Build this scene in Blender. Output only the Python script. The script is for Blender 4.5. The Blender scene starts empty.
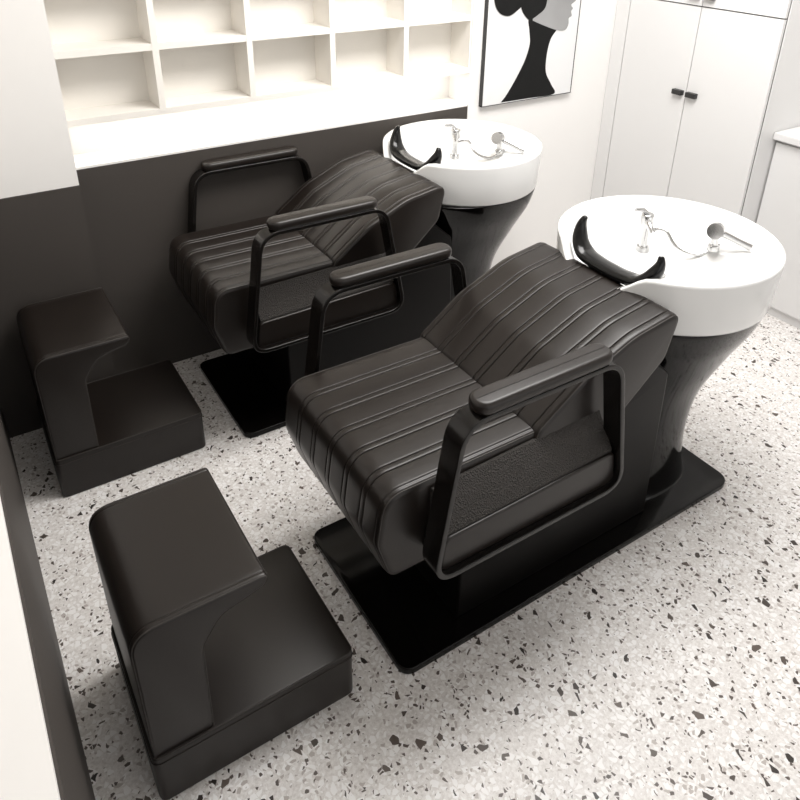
import bpy, bmesh, random
from math import *
from mathutils import Vector, Matrix
random.seed(3)
D=bpy.data; SC=bpy.context.scene
try:
    SC.view_settings.view_transform='Standard'
except Exception: pass

# ------------------------------------------------------------------ materials
def mat(name,col,rough=.5,metal=0,coat=0,bump=None,spec=.5,emis=None,var=0):
    m=D.materials.new(name); m.use_nodes=True; nt=m.node_tree; b=nt.nodes['Principled BSDF']
    b.inputs['Base Color'].default_value=(*col,1); b.inputs['Roughness'].default_value=rough
    b.inputs['Metallic'].default_value=metal; b.inputs['Coat Weight'].default_value=coat
    b.inputs['Specular IOR Level'].default_value=spec
    if emis: b.inputs['Emission Color'].default_value=(*emis[0],1); b.inputs['Emission Strength'].default_value=emis[1]
    tc=nt.nodes.new('ShaderNodeTexCoord')
    if bump:
        sc,st,dist=bump
        v=nt.nodes.new('ShaderNodeTexVoronoi' if sc>250 else 'ShaderNodeTexNoise'); v.inputs['Scale'].default_value=sc
        nt.links.new(tc.outputs['Object'],v.inputs['Vector'])
        bp=nt.nodes.new('ShaderNodeBump'); bp.inputs['Strength'].default_value=st; bp.inputs['Distance'].default_value=dist
        nt.links.new(v.outputs[0],bp.inputs['Height']); nt.links.new(bp.outputs[0],b.inputs['Normal'])
    if var:
        n=nt.nodes.new('ShaderNodeTexNoise'); n.inputs['Scale'].default_value=3; n.inputs['Detail'].default_value=3
        nt.links.new(tc.outputs['Object'],n.inputs['Vector'])
        mx=nt.nodes.new('ShaderNodeMix'); mx.data_type='RGBA'
        mx.inputs[6].default_value=(*[c*(1-var) for c in col],1); mx.inputs[7].default_value=(*[min(1,c*(1+var)) for c in col],1)
        nt.links.new(n.outputs[0],mx.inputs[0]); nt.links.new(mx.outputs[2],b.inputs['Base Color'])
    return m
LEA=mat('leather_black',(.0112,.0082,.0066),.34,bump=(420,.2,.0004),spec=.38,var=.15)
MET=mat('frame_black',(.0060,.0048,.0042),.22,spec=.38,var=.1)
PLT=mat('plate_black',(.003,.0025,.0022),.12,spec=.2,var=.1)
COL=mat('column_black',(.003,.0025,.0022),.4,spec=.12,var=.1)
PED=mat('pedestal_black',(.0028,.0024,.0022),.10,spec=.30,var=.1)
TEX=mat('fabric_black',(.030,.026,.023),.8,bump=(260,1,.004))
GLO=mat('gloss_black',(.003,.003,.003),.2,spec=.35)
CER=mat('ceramic_white',(.82,.82,.81),.12,coat=.3)
CHR=mat('chrome',(.55,.55,.55),.15,metal=1)
WAL=mat('wall_paint',(.81,.795,.775),.7,var=.01,bump=(60,.05,.001))
SHE=mat('shelf_paint',(.83,.80,.75),.6,var=.01)
WAI=mat('wainscot_dark',(.056,.049,.044),.55,var=.05,spec=.3)
CAB=mat('cabinet_lacquer',(.73,.725,.72),.4,var=.01)
DRK=mat('gap_dark',(.08,.08,.08),.6,var=.05)
BRK=mat('handle_black',(.02,.02,.02),.4,var=.05)
PBG=mat('print_background',(.72,.72,.72),.5,var=.05)
PBK=mat('print_black',(.004,.004,.004),.5,var=.05,spec=.2)
PGR=mat('print_skin',(.30,.30,.30),.5,var=.45)
STI=mat('stitch',(.030,.025,.022),.6,var=.05)

def terrazzo():
    m=D.materials.new('terrazzo'); m.use_nodes=True; nt=m.node_tree; b=nt.nodes['Principled BSDF']; L=nt.links.new
    tc=nt.nodes.new('ShaderNodeTexCoord')
    nz=nt.nodes.new('ShaderNodeTexNoise'); nz.inputs['Scale'].default_value=25; nz.inputs['Detail'].default_value=2
    L(tc.outputs['Object'],nz.inputs['Vector'])
    mx=nt.nodes.new('ShaderNodeVectorMath'); mx.operation='MULTIPLY_ADD'; mx.inputs[1].default_value=(.02,.02,0)
    L(nz.outputs['Color'],mx.inputs[0]); L(tc.outputs['Object'],mx.inputs[2])
    def layer(scale,lo,hi,seed,stretch=(1,1,1)):
        mp=nt.nodes.new('ShaderNodeMapping'); mp.inputs['Location'].default_value=(seed,seed*1.7,0); mp.inputs['Scale'].default_value=stretch; mp.inputs['Rotation'].default_value=(0,0,seed)
        L(mx.outputs[0],mp.inputs[0])
        a=nt.nodes.new('ShaderNodeTexVoronoi'); a.voronoi_dimensions='2D'; a.feature='DISTANCE_TO_EDGE'; a.inputs['Scale'].default_value=scale
        c=nt.nodes.new('ShaderNodeTexVoronoi'); c.voronoi_dimensions='2D'; c.feature='F1'; c.inputs['Scale'].default_value=scale
        L(mp.outputs[0],a.inputs['Vector']); L(mp.outputs[0],c.inputs['Vector'])
        sp=nt.nodes.new('ShaderNodeSeparateColor'); L(c.outputs['Color'],sp.inputs[0])
        mr=nt.nodes.new('ShaderNodeMapRange'); mr.inputs['To Min'].default_value=lo; mr.inputs['To Max'].default_value=hi; L(sp.outputs[0],mr.inputs[0])
        g=nt.nodes.new('ShaderNodeMath'); g.operation='GREATER_THAN'; L(a.outputs['Distance'],g.inputs[0]); L(mr.outputs[0],g.inputs[1])
        return g.outputs[0], sp
    def mix(fac,c1,c2):
        x=nt.nodes.new('ShaderNodeMix'); x.data_type='RGBA'; L(fac,x.inputs[0])
        if isinstance(c1,tuple): x.inputs[6].default_value=c1
        else: L(c1,x.inputs[6])
        if isinstance(c2,tuple): x.inputs[7].default_value=c2
        else: L(c2,x.inputs[7])
        return x.outputs[2]
    n2=nt.nodes.new('ShaderNodeTexNoise'); n2.inputs['Scale'].default_value=110; n2.inputs['Detail'].default_value=4; n2.inputs['Roughness'].default_value=.7
    L(tc.outputs['Object'],n2.inputs['Vector'])
    r=nt.nodes.new('ShaderNodeMapRange'); r.inputs[1].default_value=.32; r.inputs[2].default_value=.60; L(n2.outputs[0],r.inputs[0])
    col=mix(r.outputs[0],(.57,.535,.51,1),(.78,.755,.735,1))
    f,sp=layer(70,.02,.6,1.3); col=mix(f,col,(.84,.825,.815,1))
    f,sp=layer(85,.10,1.7,4.1); col=mix(f,col,(.45,.41,.385,1))
    f,sp=layer(105,.10,2.3,7.7); col=mix(f,col,(.10,.08,.07,1))
    f,sp=layer(52,.15,2.4,2.9,(1,.85,1))
    dk=mix(sp.outputs[1],(.018,.014,.012,1),(.12,.095,.08,1)); col=mix(f,col,dk)
    L(col,b.inputs['Base Color']); b.inputs['Roughness'].default_value=.36; b.inputs['Specular IOR Level'].default_value=.35
    return m
TER=terrazzo()

# ------------------------------------------------------------------ mesh helpers
def empty(name,loc=(0,0,0),parent=None):
    o=D.objects.new(name,None); SC.collection.objects.link(o); o.location=loc; o.empty_display_size=.1
    if parent: o.parent=parent
    return o
def mk(name,V,F,m,parent=None,smooth=True,angle=40,bevel=0,seg=3):
    me=D.meshes.new(name); me.from_pydata(V,[],F); me.materials.append(m)
    bm=bmesh.new(); bm.from_mesh(me); bmesh.ops.recalc_face_normals(bm,faces=bm.faces); bm.to_mesh(me); bm.free()
    o=D.objects.new(name,me); SC.collection.objects.link(o)
    if smooth:
        me.polygons.foreach_set('use_smooth',[True]*len(me.polygons))
        try: me.set_sharp_from_angle(angle=radians(angle))
        except Exception: pass
    if bevel:
        b=o.modifiers.new('b','BEVEL'); b.width=bevel; b.segments=seg; b.limit_method='ANGLE'; b.angle_limit=radians(35)
        if smooth:
            w=o.modifiers.new('w','WEIGHTED_NORMAL')
    if parent: o.parent=parent
    return o
def boxes(name,L,m,parent=None,bevel=0,seg=2):
    V=[];F=[]
    for (x0,x1,y0,y1,z0,z1) in L:
        n=len(V)
        V+=[(x0,y0,z0),(x1,y0,z0),(x1,y1,z0),(x0,y1,z0),(x0,y0,z1),(x1,y0,z1),(x1,y1,z1),(x0,y1,z1)]
        F+=[[n+i for i in f] for f in ((0,3,2,1),(4,5,6,7),(0,1,5,4),(1,2,6,5),(2,3,7,6),(3,0,4,7))]
    return mk(name,V,F,m,parent,smooth=bool(bevel),bevel=bevel,seg=seg)
def rpoly(P,n=8):
    out=[];N=len(P)
    for i in range(N):
        p=Vector(P[i][:2]); r=P[i][2] if len(P[i])>2 else 0
        a=Vector(P[i-1][:2])-p; b=Vector(P[(i+1)%N][:2])-p
        if r<=0: out.append(p); continue
        la,lb=a.length,b.length; a.normalize(); b.normalize(); ang=a.angle(b)
        t=min(r/tan(ang/2),la*.49,lb*.49)
        p0=p+a*t;p1=p+b*t
        for k in range(n+1):
            s=k/n; q=(1-s)**2*p0+2*s*(1-s)*(p*.88+(p0+p1)*.06)+s*s*p1; out.append(q)
    return out
def resamp(P,step):
    out=[];N=len(P)
    for i in range(N):
        a,b=P[i],P[(i+1)%N]; l=(b-a).length; k=max(1,int(ceil(l/step)))
        for j in range(k): out.append(a.lerp(b,j/k))
    return out
def normals(P):
    N=len(P); area=sum(P[i].x*P[(i+1)%N].y-P[(i+1)%N].x*P[i].y for i in range(N)); s=1 if area>0 else -1
    ns=[]
    for i in range(N):
        t=P[(i+1)%N]-P[i-1]
        if t.length<1e-9: t=Vector((1,0))
        t.normalize(); ns.append(Vector((t.y,-t.x))*s)
    return ns
def prism(name,P,axis,a,b,r,m,parent=None,step=None,grooves=None,gdepth=.004,gw=.0045,dy=.006,rt=5,puff=0):
    """extrude a closed 2D outline along y or z with softly rounded ends; optional stitched grooves"""
    if step: P=resamp(P,step)
    ns=normals(P); N=len(P); k=rt
    rings=[(a+r*(1-cos(pi/2*i/k)), r*(1-sin(pi/2*i/k))) for i in range(k+1)]
    if grooves:
        ys=set(); y=a+r+dy
        while y<b-r-dy*.5: ys.add(round(y,5)); y+=dy
        for q in grooves:
            for o in (-2.2,-1.4,-.7,0,.7,1.4,2.2):
                yy=q+o*gw
                if a+r<yy<b-r: ys.add(round(yy,5))
        rings+=[(y,0) for y in sorted(ys)]
    rings+=[(b-r*(1-cos(pi/2*i/k)), r*(1-sin(pi/2*i/k))) for i in range(k,-1,-1)]
    V=[];F=[]
    for (t,ins) in rings:
        g=0;pf=0
        if grooves:
            for q in grooves: g+=exp(-((t-q)/gw)**2)
            for q0,q1 in zip(grooves[:-1],grooves[1:]):
                if q0<t<q1: pf=sin(pi*(t-q0)/(q1-q0))
        for p,n in zip(P,ns):
            w=1 if (n.y>.25 or n.x<-.35) else 0
            o=-ins - (gdepth*min(g,1)*w) + puff*pf*w
            q=p+n*o
            V.append((q.x,t,q.y) if axis=='y' else (q.x,q.y,t))
    M=len(rings)
    for i in range(M-1):
        for j in range(N):
            j2=(j+1)%N; F.append([i*N+j,i*N+j2,(i+1)*N+j2,(i+1)*N+j])
    F.append(list(range(N))); F.append(list(range((M-1)*N,M*N)))
    return mk(name,V,F,m,parent,angle=70)
def band(name,P,y0,y1,th,m,parent,bevel=.003):
    ns=normals(P); N=len(P); V=[]
    for p,n in zip(P,ns):
        q=p-n*th; V+=[(p.x,y0,p.y),(p.x,y1,p.y),(q.x,y1,q.y),(q.x,y0,q.y)]
    F=[]
    for i in range(N):
        j=(i+1)%N
        for a in range(4):
            b=(a+1)%4; F.append([i*4+a,j*4+a,j*4+b,i*4+b])
    return mk(name,V,F,m,parent,bevel=bevel,seg=2)
def tube(name,pts,rad,m,parent,res=10,closed=False):
    pts=[Vector(p) for p in pts]; N=len(pts)
    if not isinstance(rad,(list,tuple)): rad=[rad]*N
    V=[];F=[]; up=None
    for i,p in enumerate(pts):
        t=(pts[min(i+1,N-1)]-pts[max(i-1,0)]).normalized()
        if up is None:
            up=Vector((1,0,0)) if abs(t.x)<.8 else Vector((0,0,1))
        u=(up-t*up.dot(t)).normalized(); up=u; v=t.cross(u)
        r=rad[i]; ra,rb=(r,r) if not isinstance(r,tuple) else r
        for k in range(res):
            a=2*pi*k/res; V.append(tuple(p+u*cos(a)*ra+v*sin(a)*rb))
    for i in range(N-1):
        for k in range(res):
            k2=(k+1)%res; F.append([i*res+k,i*res+k2,(i+1)*res+k2,(i+1)*res+k])
    F.append(list(range(res))); F.append([(N-1)*res+k for k in range(res)])
    return mk(name,V,F,m,parent,angle=60)
def piping(name,P,a,b,r,parent,rad=.0016):
    """seam piping that follows both rounded side edges of a y-extruded cushion"""
    i=r*.293; ns=normals(P)
    for k,y in enumerate((a+i,b-i)):
        pts=[(p.x-n.x*i,y,p.y-n.y*i) for p,n in zip(P,ns)]; pts.append(pts[0])
        tube('%s_%d'%(name,k+1),pts,rad,STI,parent,res=6)
def smoothpath(P,n=6):
    P=[Vector(p) for p in P]; out=[]
    for i in range(len(P)-1):
        p0=P[max(i-1,0)];p1=P[i];p2=P[i+1];p3=P[min(i+2,len(P)-1)]
        for k in range(n):
            t=k/n
            out.append(.5*((2*p1)+(p2-p0)*t+(2*p0-5*p1+4*p2-p3)*t*t+(3*p1-p0-3*p2+p3)*t**3))
    out.append(P[-1]); return out
def loft(name,secs,m,parent,N=56,cap=True,expo=2.4):
    S=[];
    for i in range(len(secs)-1):
        a0=secs[max(i-1,0)];a1=secs[i];a2=secs[i+1];a3=secs[min(i+2,len(secs)-1)]
        for k in range(6):
            t=k/6; S.append([.5*((2*b)+(c-a)*t+(2*a-5*b+4*c-d)*t*t+(3*b-a-3*c+d)*t**3) for a,b,c,d in zip(a0,a1,a2,a3)])
    S.append(secs[-1]); V=[];F=[]
    for (z,cx,cy,rx,ry) in S:
        for k in range(N):
            a=2*pi*k/N; c,s=cos(a),sin(a); e=2/expo
            V.append((cx+rx*copysign(abs(c)**e,c),cy+ry*copysign(abs(s)**e,s),z))
    for i in range(len(S)-1):
        for k in range(N):
            k2=(k+1)%N; F.append([i*N+k,i*N+k2,(i+1)*N+k2,(i+1)*N+k])
    F.append(list(range(N))); F.append([(len(S)-1)*N+k for k in range(N)])
    return mk(name,V,F,m,parent,angle=60)

# ------------------------------------------------------------------ shampoo chair
YC=.26
def chair(dy):
    E=empty('shampoo_chair',(0,dy,0))
    plate=rpoly([(0,0,.035),(1.27,0,.045),(1.27,.52,.045),(0,.52,.035)])
    prism('base_plate',plate,'z',0,.022,.004,PLT,E)
    gr=[.034,.086,.104,.166,.184,.246,.264,.326,.344,.406,.424,.489]
    seat=rpoly([(-.030,.352,.03),(-.066,.47,.08),(-.048,.602,.055),(.41,.600,.02),(.45,.40,.03),(.10,.352,.05)])
    prism('seat',seat,'y',.018,.505,.016,LEA,E,step=.015,grooves=gr,gdepth=.0026,gw=.0013,puff=.0008)
    piping('seat_piping',seat,.018,.505,.016,E)
    back=rpoly([(.355,.560,.03),(.372,.606,.03),(.50,.700,.16),(.66,.770,.2),(.832,.797,.030),(.80,.66,.05),(.62,.50,.06),(.40,.46,.05)])
    prism('backrest',back,'y',.008,.515,.014,LEA,E,step=.015,grooves=gr,gdepth=.0026,gw=.0013,puff=.0008)
    piping('back_piping',back,.008,.515,.014,E)
    body=rpoly([(.20,.02),(.92,.02),(.90,.55,.03),(.80,.64,.02),(.62,.48,.03),(.04,.43,.02),(.05,.34,.02),(.20,.335)])
    prism('support_column',body,'y',.055,.465,.012,COL,E)
    for k,(y0,sgn) in enumerate(((-.045,1),(.565,-1))):
        A=rpoly([(.020,.385,.055),(.080,.805,.07),(.530,.803,.07),(.612,.385,.055)])
        A=resamp(A,.04)
        band('arm_frame_%d'%(k+1),A,y0-.029,y0+.029,.014,MET,E)
        pad=rpoly([(.118,y0-.032,.033),(.500,y0-.032,.033),(.500,y0+.032,.033),(.118,y0+.032,.033)])
        prism('arm_pad_%d'%(k+1),pad,'z',.803,.834,.012,LEA,E)
        ya,yb=sorted((y0-sgn*.012,y0+sgn*.062))
        sp=rpoly([(.050,.398,.02),(.062,.49,.02),(.575,.50,.02),(.590,.398,.02)])
        prism('arm_side_%d'%(k+1),sp,'y',ya,yb,.006,LEA,E)
        a,b=y0-sgn*.004,y0+sgn*.066
        V=[]
        for x,zz in ((.070,0),(.570,.012)):
            V+=[(x,a,.485+zz),(x,b,.485+zz),(x,b,.575+zz),(x,b-sgn*.012,.578+zz),(x,a,.495+zz)]
        F=[[0,1,2,3,4],[5,6,7,8,9]]+[[i,(i+1)%5,5+(i+1)%5,5+i] for i in range(5)]
        mk('arm_pocket_%d'%(k+1),V,F,TEX,E,smooth=False)
    loft('basin_pedestal',[(.02,1.03,YC,.21,.185),(.05,1.03,YC,.197,.175),(.20,1.02,YC,.182,.168),(.36,1.035,YC,.188,.175),
        (.50,1.07,YC,.222,.215),(.60,1.085,YC,.262,.255),(.668,1.085,YC+.01,.288,.284),(.680,1.085,YC+.01,.284,.282)],PED,E)
    return E
def basin(parent,ox=0,oy=0):
    E=empty('basin',(1.082+ox,YC+.017+oy,0),parent)
    prof=[(.0,.681),(.20,.681),(.300,.681),(.3075,.6835),(.310,.690),(.314,.76),(.3178,.829),(.317,.8365),(.312,.840),(.300,.840),(.292,.8375),(.288,.829),(.281,.790),(.268,.760),(.235,.736),(.17,.722),(.09,.714),(.03,.711),(.0,.711)]
    N=96;V=[];F=[]
    def sm(x): x=max(0,min(1,x)); return x*x*(3-2*x)
    for i,(r,z) in enumerate(prof):
        for k in range(N):
            a=2*pi*k/N; x=r*cos(a);y=r*sin(a); zz=z
            d=abs((a-pi+pi)%(2*pi)-pi)
            dip=.055*sm((.56-d)/.3)
            if z>.74: zz-=dip*(z-.74)/.098
            if i>=11: 
                deck=sm((x-.11)/.06)
                zz=max(zz, zz*(1-deck)+.785*deck) if r<.285 else zz
            V.append((x,y,zz))
    for i in range(len(prof)-1):
        for k in range(N):
            k2=(k+1)%N; F.append([i*N+k,i*N+k2,(i+1)*N+k2,(i+1)*N+k])
    o=mk('bowl',V,F,CER,E,angle=180)
    bm=bmesh.new(); bm.from_mesh(o.data); bmesh.ops.remove_doubles(bm,verts=bm.verts,dist=1e-5); bmesh.ops.recalc_face_normals(bm,faces=bm.faces); bm.to_mesh(o.data); bm.free()
    loft('drain',[(.708,-.02,0,.028,.028),(.715,-.02,0,.028,.028),(.7151,-.02,0,.012,.012)],CHR,E,N=20,expo=2)
    c=-.018
    P=[(-.226,c+.136,.903),(-.230,c+.142,.885),(-.235,c+.140,.860),(-.241,c+.128,.830),(-.244,c+.100,.806),(-.246,c+.055,.798),(-.246,c,.796),(-.246,c-.055,.798),(-.244,c-.100,.806),(-.241,c-.128,.830),(-.235,c-.140,.855),(-.230,c-.143,.875),(-.226,c-.138,.893)]
    P=smoothpath(P,6); n=len(P); R=[]
    for i in range(n):
        s=abs(2*i/(n-1)-1); w=1-s
        ra=.007+.034*min(1,w*1.5)**1.1; rb=.006+.013*min(1,w*2.4)**.8
        R.append((ra,rb))
    tube('neck_rest',P,R,GLO,E,res=16)
    bx,by=.065,.130
    loft('tap_body',[(.715,bx,by,.022,.022),(.735,bx,by,.020,.020),(.738,bx,by,.014,.014),(.80,bx,by,.014,.014),(.805,bx,by,.020,.020),(.840,bx,by,.020,.020),(.845,bx,by,.012,.012)],CHR,E,N=24,expo=2)
    tube('tap_lever',[(bx,by,.843),(bx-.02,by+.005,.860),(bx-.05,by+.01,.864)],[.007,.007,.005],CHR,E)
    tube('tap_spout',smoothpath([(bx,by,.82),(bx-.03,by-.03,.83),(bx-.04,by-.06,.81)]),.009,CHR,E)
    tube('shower_hose',smoothpath([(bx+.01,by-.01,.79),(bx+.03,by-.05,.80),(bx+.03,by-.10,.765),(bx+.06,by-.16,.755),(bx+.11,by-.19,.79)],8),.0055,CHR,E)
    sx,sy=.145,-.060
    loft('shower_holder',[(.780,sx,sy,.018,.018),(.795,sx,sy,.016,.016),(.80,sx,sy,.011,.011),(.835,sx,sy,.011,.011)],CHR,E,N=20,expo=2)
    tube('shower_head',[(sx+.012,sy+.006,.838),(sx-.004,sy-.002,.845),(sx-.012,sy-.006,.848),(sx-.030,sy-.014,.852)],[.016,.023,.025,.024],CHR,E,res=20)
    tube('shower_handle',[(sx+.005,sy,.84),(sx+.045,sy-.045,.815),(sx+.070,sy-.075,.80)],[.011,.010,.011],CHR,E)
    return E
def footrest(dx,dy):
    E=empty('footrest',(dx,dy,0))
    x0,x1,y0,y1=-.583,-.116,.037,.409
    base=rpoly([(x0,y0,.018),(x1,y0,.018),(x1,y1,.018),(x0,y1,.018)],5)
    prism('base_box',base,'z',0.0,.150,.006,LEA,E)
    for k,(z,rr) in enumerate(((.1485,.0018),(.132,.0012))):
        tube('base_seam_%d'%(k+1),[(p.x,p.y,z) for p in [q+n*(.0008 if k else -.0018) for q,n in zip(base,normals(base))]]+[tuple((base[0]+normals(base)[0]*(.0008 if k else -.0018)))+(z,)],rr,STI,E,res=6)
    prof=rpoly([(x0+.006,.14),(x0+.004,.515,.05),(-.300,.515,.022),(-.306,.487,.02),(-.405,.462,.05),(-.446,.40,.05),(-.450,.14)],8)
    prism('leg_pad',prof,'y',y0+.006,y1-.004,.008,LEA,E,step=.02,grooves=[y0+.020,y1-.018],gdepth=.0014,gw=.0014,dy=.02)
    piping('pad_piping',prof,y0+.006,y1-.004,.008,E,.0018)
    return E
basin(chair(0)); basin(chair(1.026),.012,.004)
footrest(0,0); footrest(-.012,1.030)

# ------------------------------------------------------------------ room
YW=1.625; ZK=.87; YN=1.775; ZC=2.6
boxes('floor',[(-1.3,3.0,-3.2,2.0,-.05,0)],TER)
boxes('ceiling',[(-1.3,3.0,-3.2,2.0,ZC,ZC+.05)],WAL)
boxes('wall_back',[(-.32,1.36,YN,2.0,0,ZC),(1.36,3.0,YW,2.0,0,ZC)],WAL)
boxes('wall_pier',[(-1.3,-.32,1.474,2.0,ZK,ZC)],WAL)
boxes('wall_back_lower',[(-.32,1.358,YW,YN-.001,0,ZK),(-1.3,-.321,1.470,1.9,0,ZK-.001)],WAI)
boxes('trim_1',[(-.32,1.358,YW+.002,YN,ZK,ZK+.008)],WAL)
boxes('wall_left_lower',[(-.82,-.70,-3.2,1.469,0,ZK)],WAI)
boxes('trim_2',[(-1.15,-.704,-3.2,1.47,ZK,ZK+.02)],WAL)
boxes('wall_left',[(-1.3,-1.15,-3.2,1.469,0,ZC)],WAL)
boxes('wall_right',[(2.78,3.0,-3.2,YW,0,ZC)],WAL)

S=empty('wall_shelf')
T=[];d=.336; x0=-.318; z0=1.03; rows=6; h=.222; yf=YW-.0
nx=5
for k in range(nx+1):
    xc=x0+k*d; T.append((xc-(.0 if k==0 else .011),xc+.011 if k<nx else xc+.0,yf,YN-.002,z0,z0+rows*h))
for k in range(rows+1):
    T.append((x0,x0+nx*d,yf+.001,YN-.002,z0+k*h-.011,z0+k*h+.011))
boxes('shelf_grid',T,SHE,S)
boxes('shelf_back',[(x0,x0+nx*d,YN-.012,YN-.002,z0,z0+rows*h)],SHE,S)

C=empty('storage_cabinet'); X=2.23
boxes('carcass',[(X+.022,2.775,.76,YW-.002,0,ZC-.01)],CAB,C)
boxes('filler',[(X,X+.03,1.545,YW-.002,0,ZC-.01)],CAB,C)
boxes('gap_back',[(X+.016,X+.024,.765,1.54,.01,ZC-.02)],DRK,C)
dd=[]
for (a,b) in ((.765,1.147),(1.151,1.541)):
    dd+= [(X,X+.02,a,b,.06,1.298),(X,X+.02,a,b,1.303,ZC-.03)]
boxes('doors',dd,CAB,C,bevel=.0015)
boxes('plinth',[(X+.01,X+.02,.765,1.54,0,.06)],CAB,C)
hh=[]
for zc in (.925,1.345):
    hh+= [(X-.022,X+.002,1.160,1.212,zc-.011,zc+.011),(X-.022,X+.002,1.086,1.138,zc-.011,zc+.011)]
boxes('handles',hh,BRK,C,bevel=.002)
B=empty('low_cabinet')
boxes('body',[(2.38,2.775,-1.6,.758,0,.80)],CAB,B)
boxes('fronts',[(2.362,2.38,a+.002,a+.45,.05,.785) for a in (-1.5,-1.046,-.592,-.138,.302)],CAB,B,bevel=.0015)
boxes('worktop',[(2.34,2.775,-1.6,.758,.80,.83)],CAB,B,bevel=.002)

A=empty('portrait_painting'); xa0,xa1,za0,za1=1.42,1.965,.862,1.64; ya=YW-.022
boxes('canvas',[(xa0+.002,xa1-.002,ya,YW-.002,za0+.002,za1-.002)],PBG,A)
boxes('frame',[(xa0,xa0+.003,ya-.002,YW-.001,za0,za1),(xa1-.003,xa1,ya-.002,YW-.001,za0,za1),(xa0,xa1,ya-.002,YW-.001,za0,za0+.003),(xa0,xa1,ya-.002,YW-.001,za1-.003,za1)],BRK,A)
def flat(name,pts,m,dep):
    P=smoothpath([(p[0],0,p[1]) for p in pts]+[(pts[0][0],0,pts[0][1])],5)[:-1]
    V=[(p.x,ya-dep,p.z) for p in P]+[(p.x,ya-dep+.0006,p.z) for p in P]; n=len(P)
    F=[list(range(n)),list(range(n,2*n))]+[[i,(i+1)%n,n+(i+1)%n,n+i] for i in range(n)]
    mk(name,V,F,m,A,smooth=False)
flat('garment',[(1.53,.870),(1.56,.90),(1.61,.97),(1.655,1.05),(1.675,1.12),(1.665,1.18),(1.66,1.23),(1.74,1.25),(1.82,1.20),(1.835,1.175),(1.80,1.13),(1.785,1.06),(1.79,.98),(1.83,.92),(1.855,.870),(1.70,.869)],PBK,.001)
flat('face',[(1.68,1.22),(1.76,1.19),(1.84,1.165),(1.885,1.165),(1.90,1.19),(1.898,1.215),(1.915,1.225),(1.908,1.245),(1.917,1.258),(1.905,1.275),(1.935,1.30),(1.905,1.36),(1.90,1.43),(1.84,1.49),(1.72,1.48),(1.66,1.35)],PGR,.002)
flat('hair',[(1.66,1.22),(1.70,1.24),(1.745,1.27),(1.76,1.33),(1.80,1.40),(1.88,1.46),(1.80,1.53),(1.68,1.53),(1.60,1.46),(1.585,1.36),(1.61,1.27)],PBK,.003)
flat('hair_bun',[(1.60,1.28),(1.54,1.25),(1.48,1.27),(1.45,1.33),(1.47,1.40),(1.54,1.43),(1.60,1.40),(1.63,1.34)],PBK,.0035)

# ------------------------------------------------------------------ lights
def area(name,loc,rot,sx,sy,e,col=(1,1,1)):
    l=D.lights.new(name,'AREA'); l.shape='RECTANGLE'; l.size=sx; l.size_y=sy; l.energy=e; l.color=col
    o=D.objects.new(name,l); SC.collection.objects.link(o); o.location=loc; o.rotation_euler=rot; return o
area('ceiling_lamp',(1.1,.45,2.56),(0,0,0),1.4,1.0,64,(1,.985,.97))
area('front_fill',(1.2,-3.1,1.6),(radians(90),0,0),3.2,2.2,13,(1,.99,.98))  # added front light behind the camera; no window is built there
area('led_strip',(.51,1.69,1.015),(0,0,0),1.60,.05,1.6,(1,.95,.87))
area('shelf_fill',(.45,.7,2.4),(radians(38),0,0),1.6,.3,8,(1,.935,.84))  # added warm fill aimed at the shelf to brighten its cells, not a fixture
W=D.worlds.new('World'); SC.world=W; W.use_nodes=True
W.node_tree.nodes['Background'].inputs[0].default_value=(1,.99,.975,1); W.node_tree.nodes['Background'].inputs[1].default_value=.72

# ------------------------------------------------------------------ camera
cam=D.cameras.new('camera'); co=D.objects.new('camera',cam); SC.collection.objects.link(co); SC.camera=co
yaw,pit,r=1.002,.462,.014
fw=Vector((cos(yaw)*cos(pit),sin(yaw)*cos(pit),-sin(pit))); rt=Vector((sin(yaw),-cos(yaw),0)); up=rt.cross(fw)
Rr=cos(r)*rt+sin(r)*up; Uu=-sin(r)*rt+cos(r)*up
M=Matrix((Rr,Uu,-fw)).transposed().to_4x4(); M.translation=Vector((-.645,-.964,1.744)); co.matrix_world=M
cam.sensor_width=36; cam.lens=738.357/800*36; cam.shift_y=-(400-255.1)/800; cam.clip_start=.01
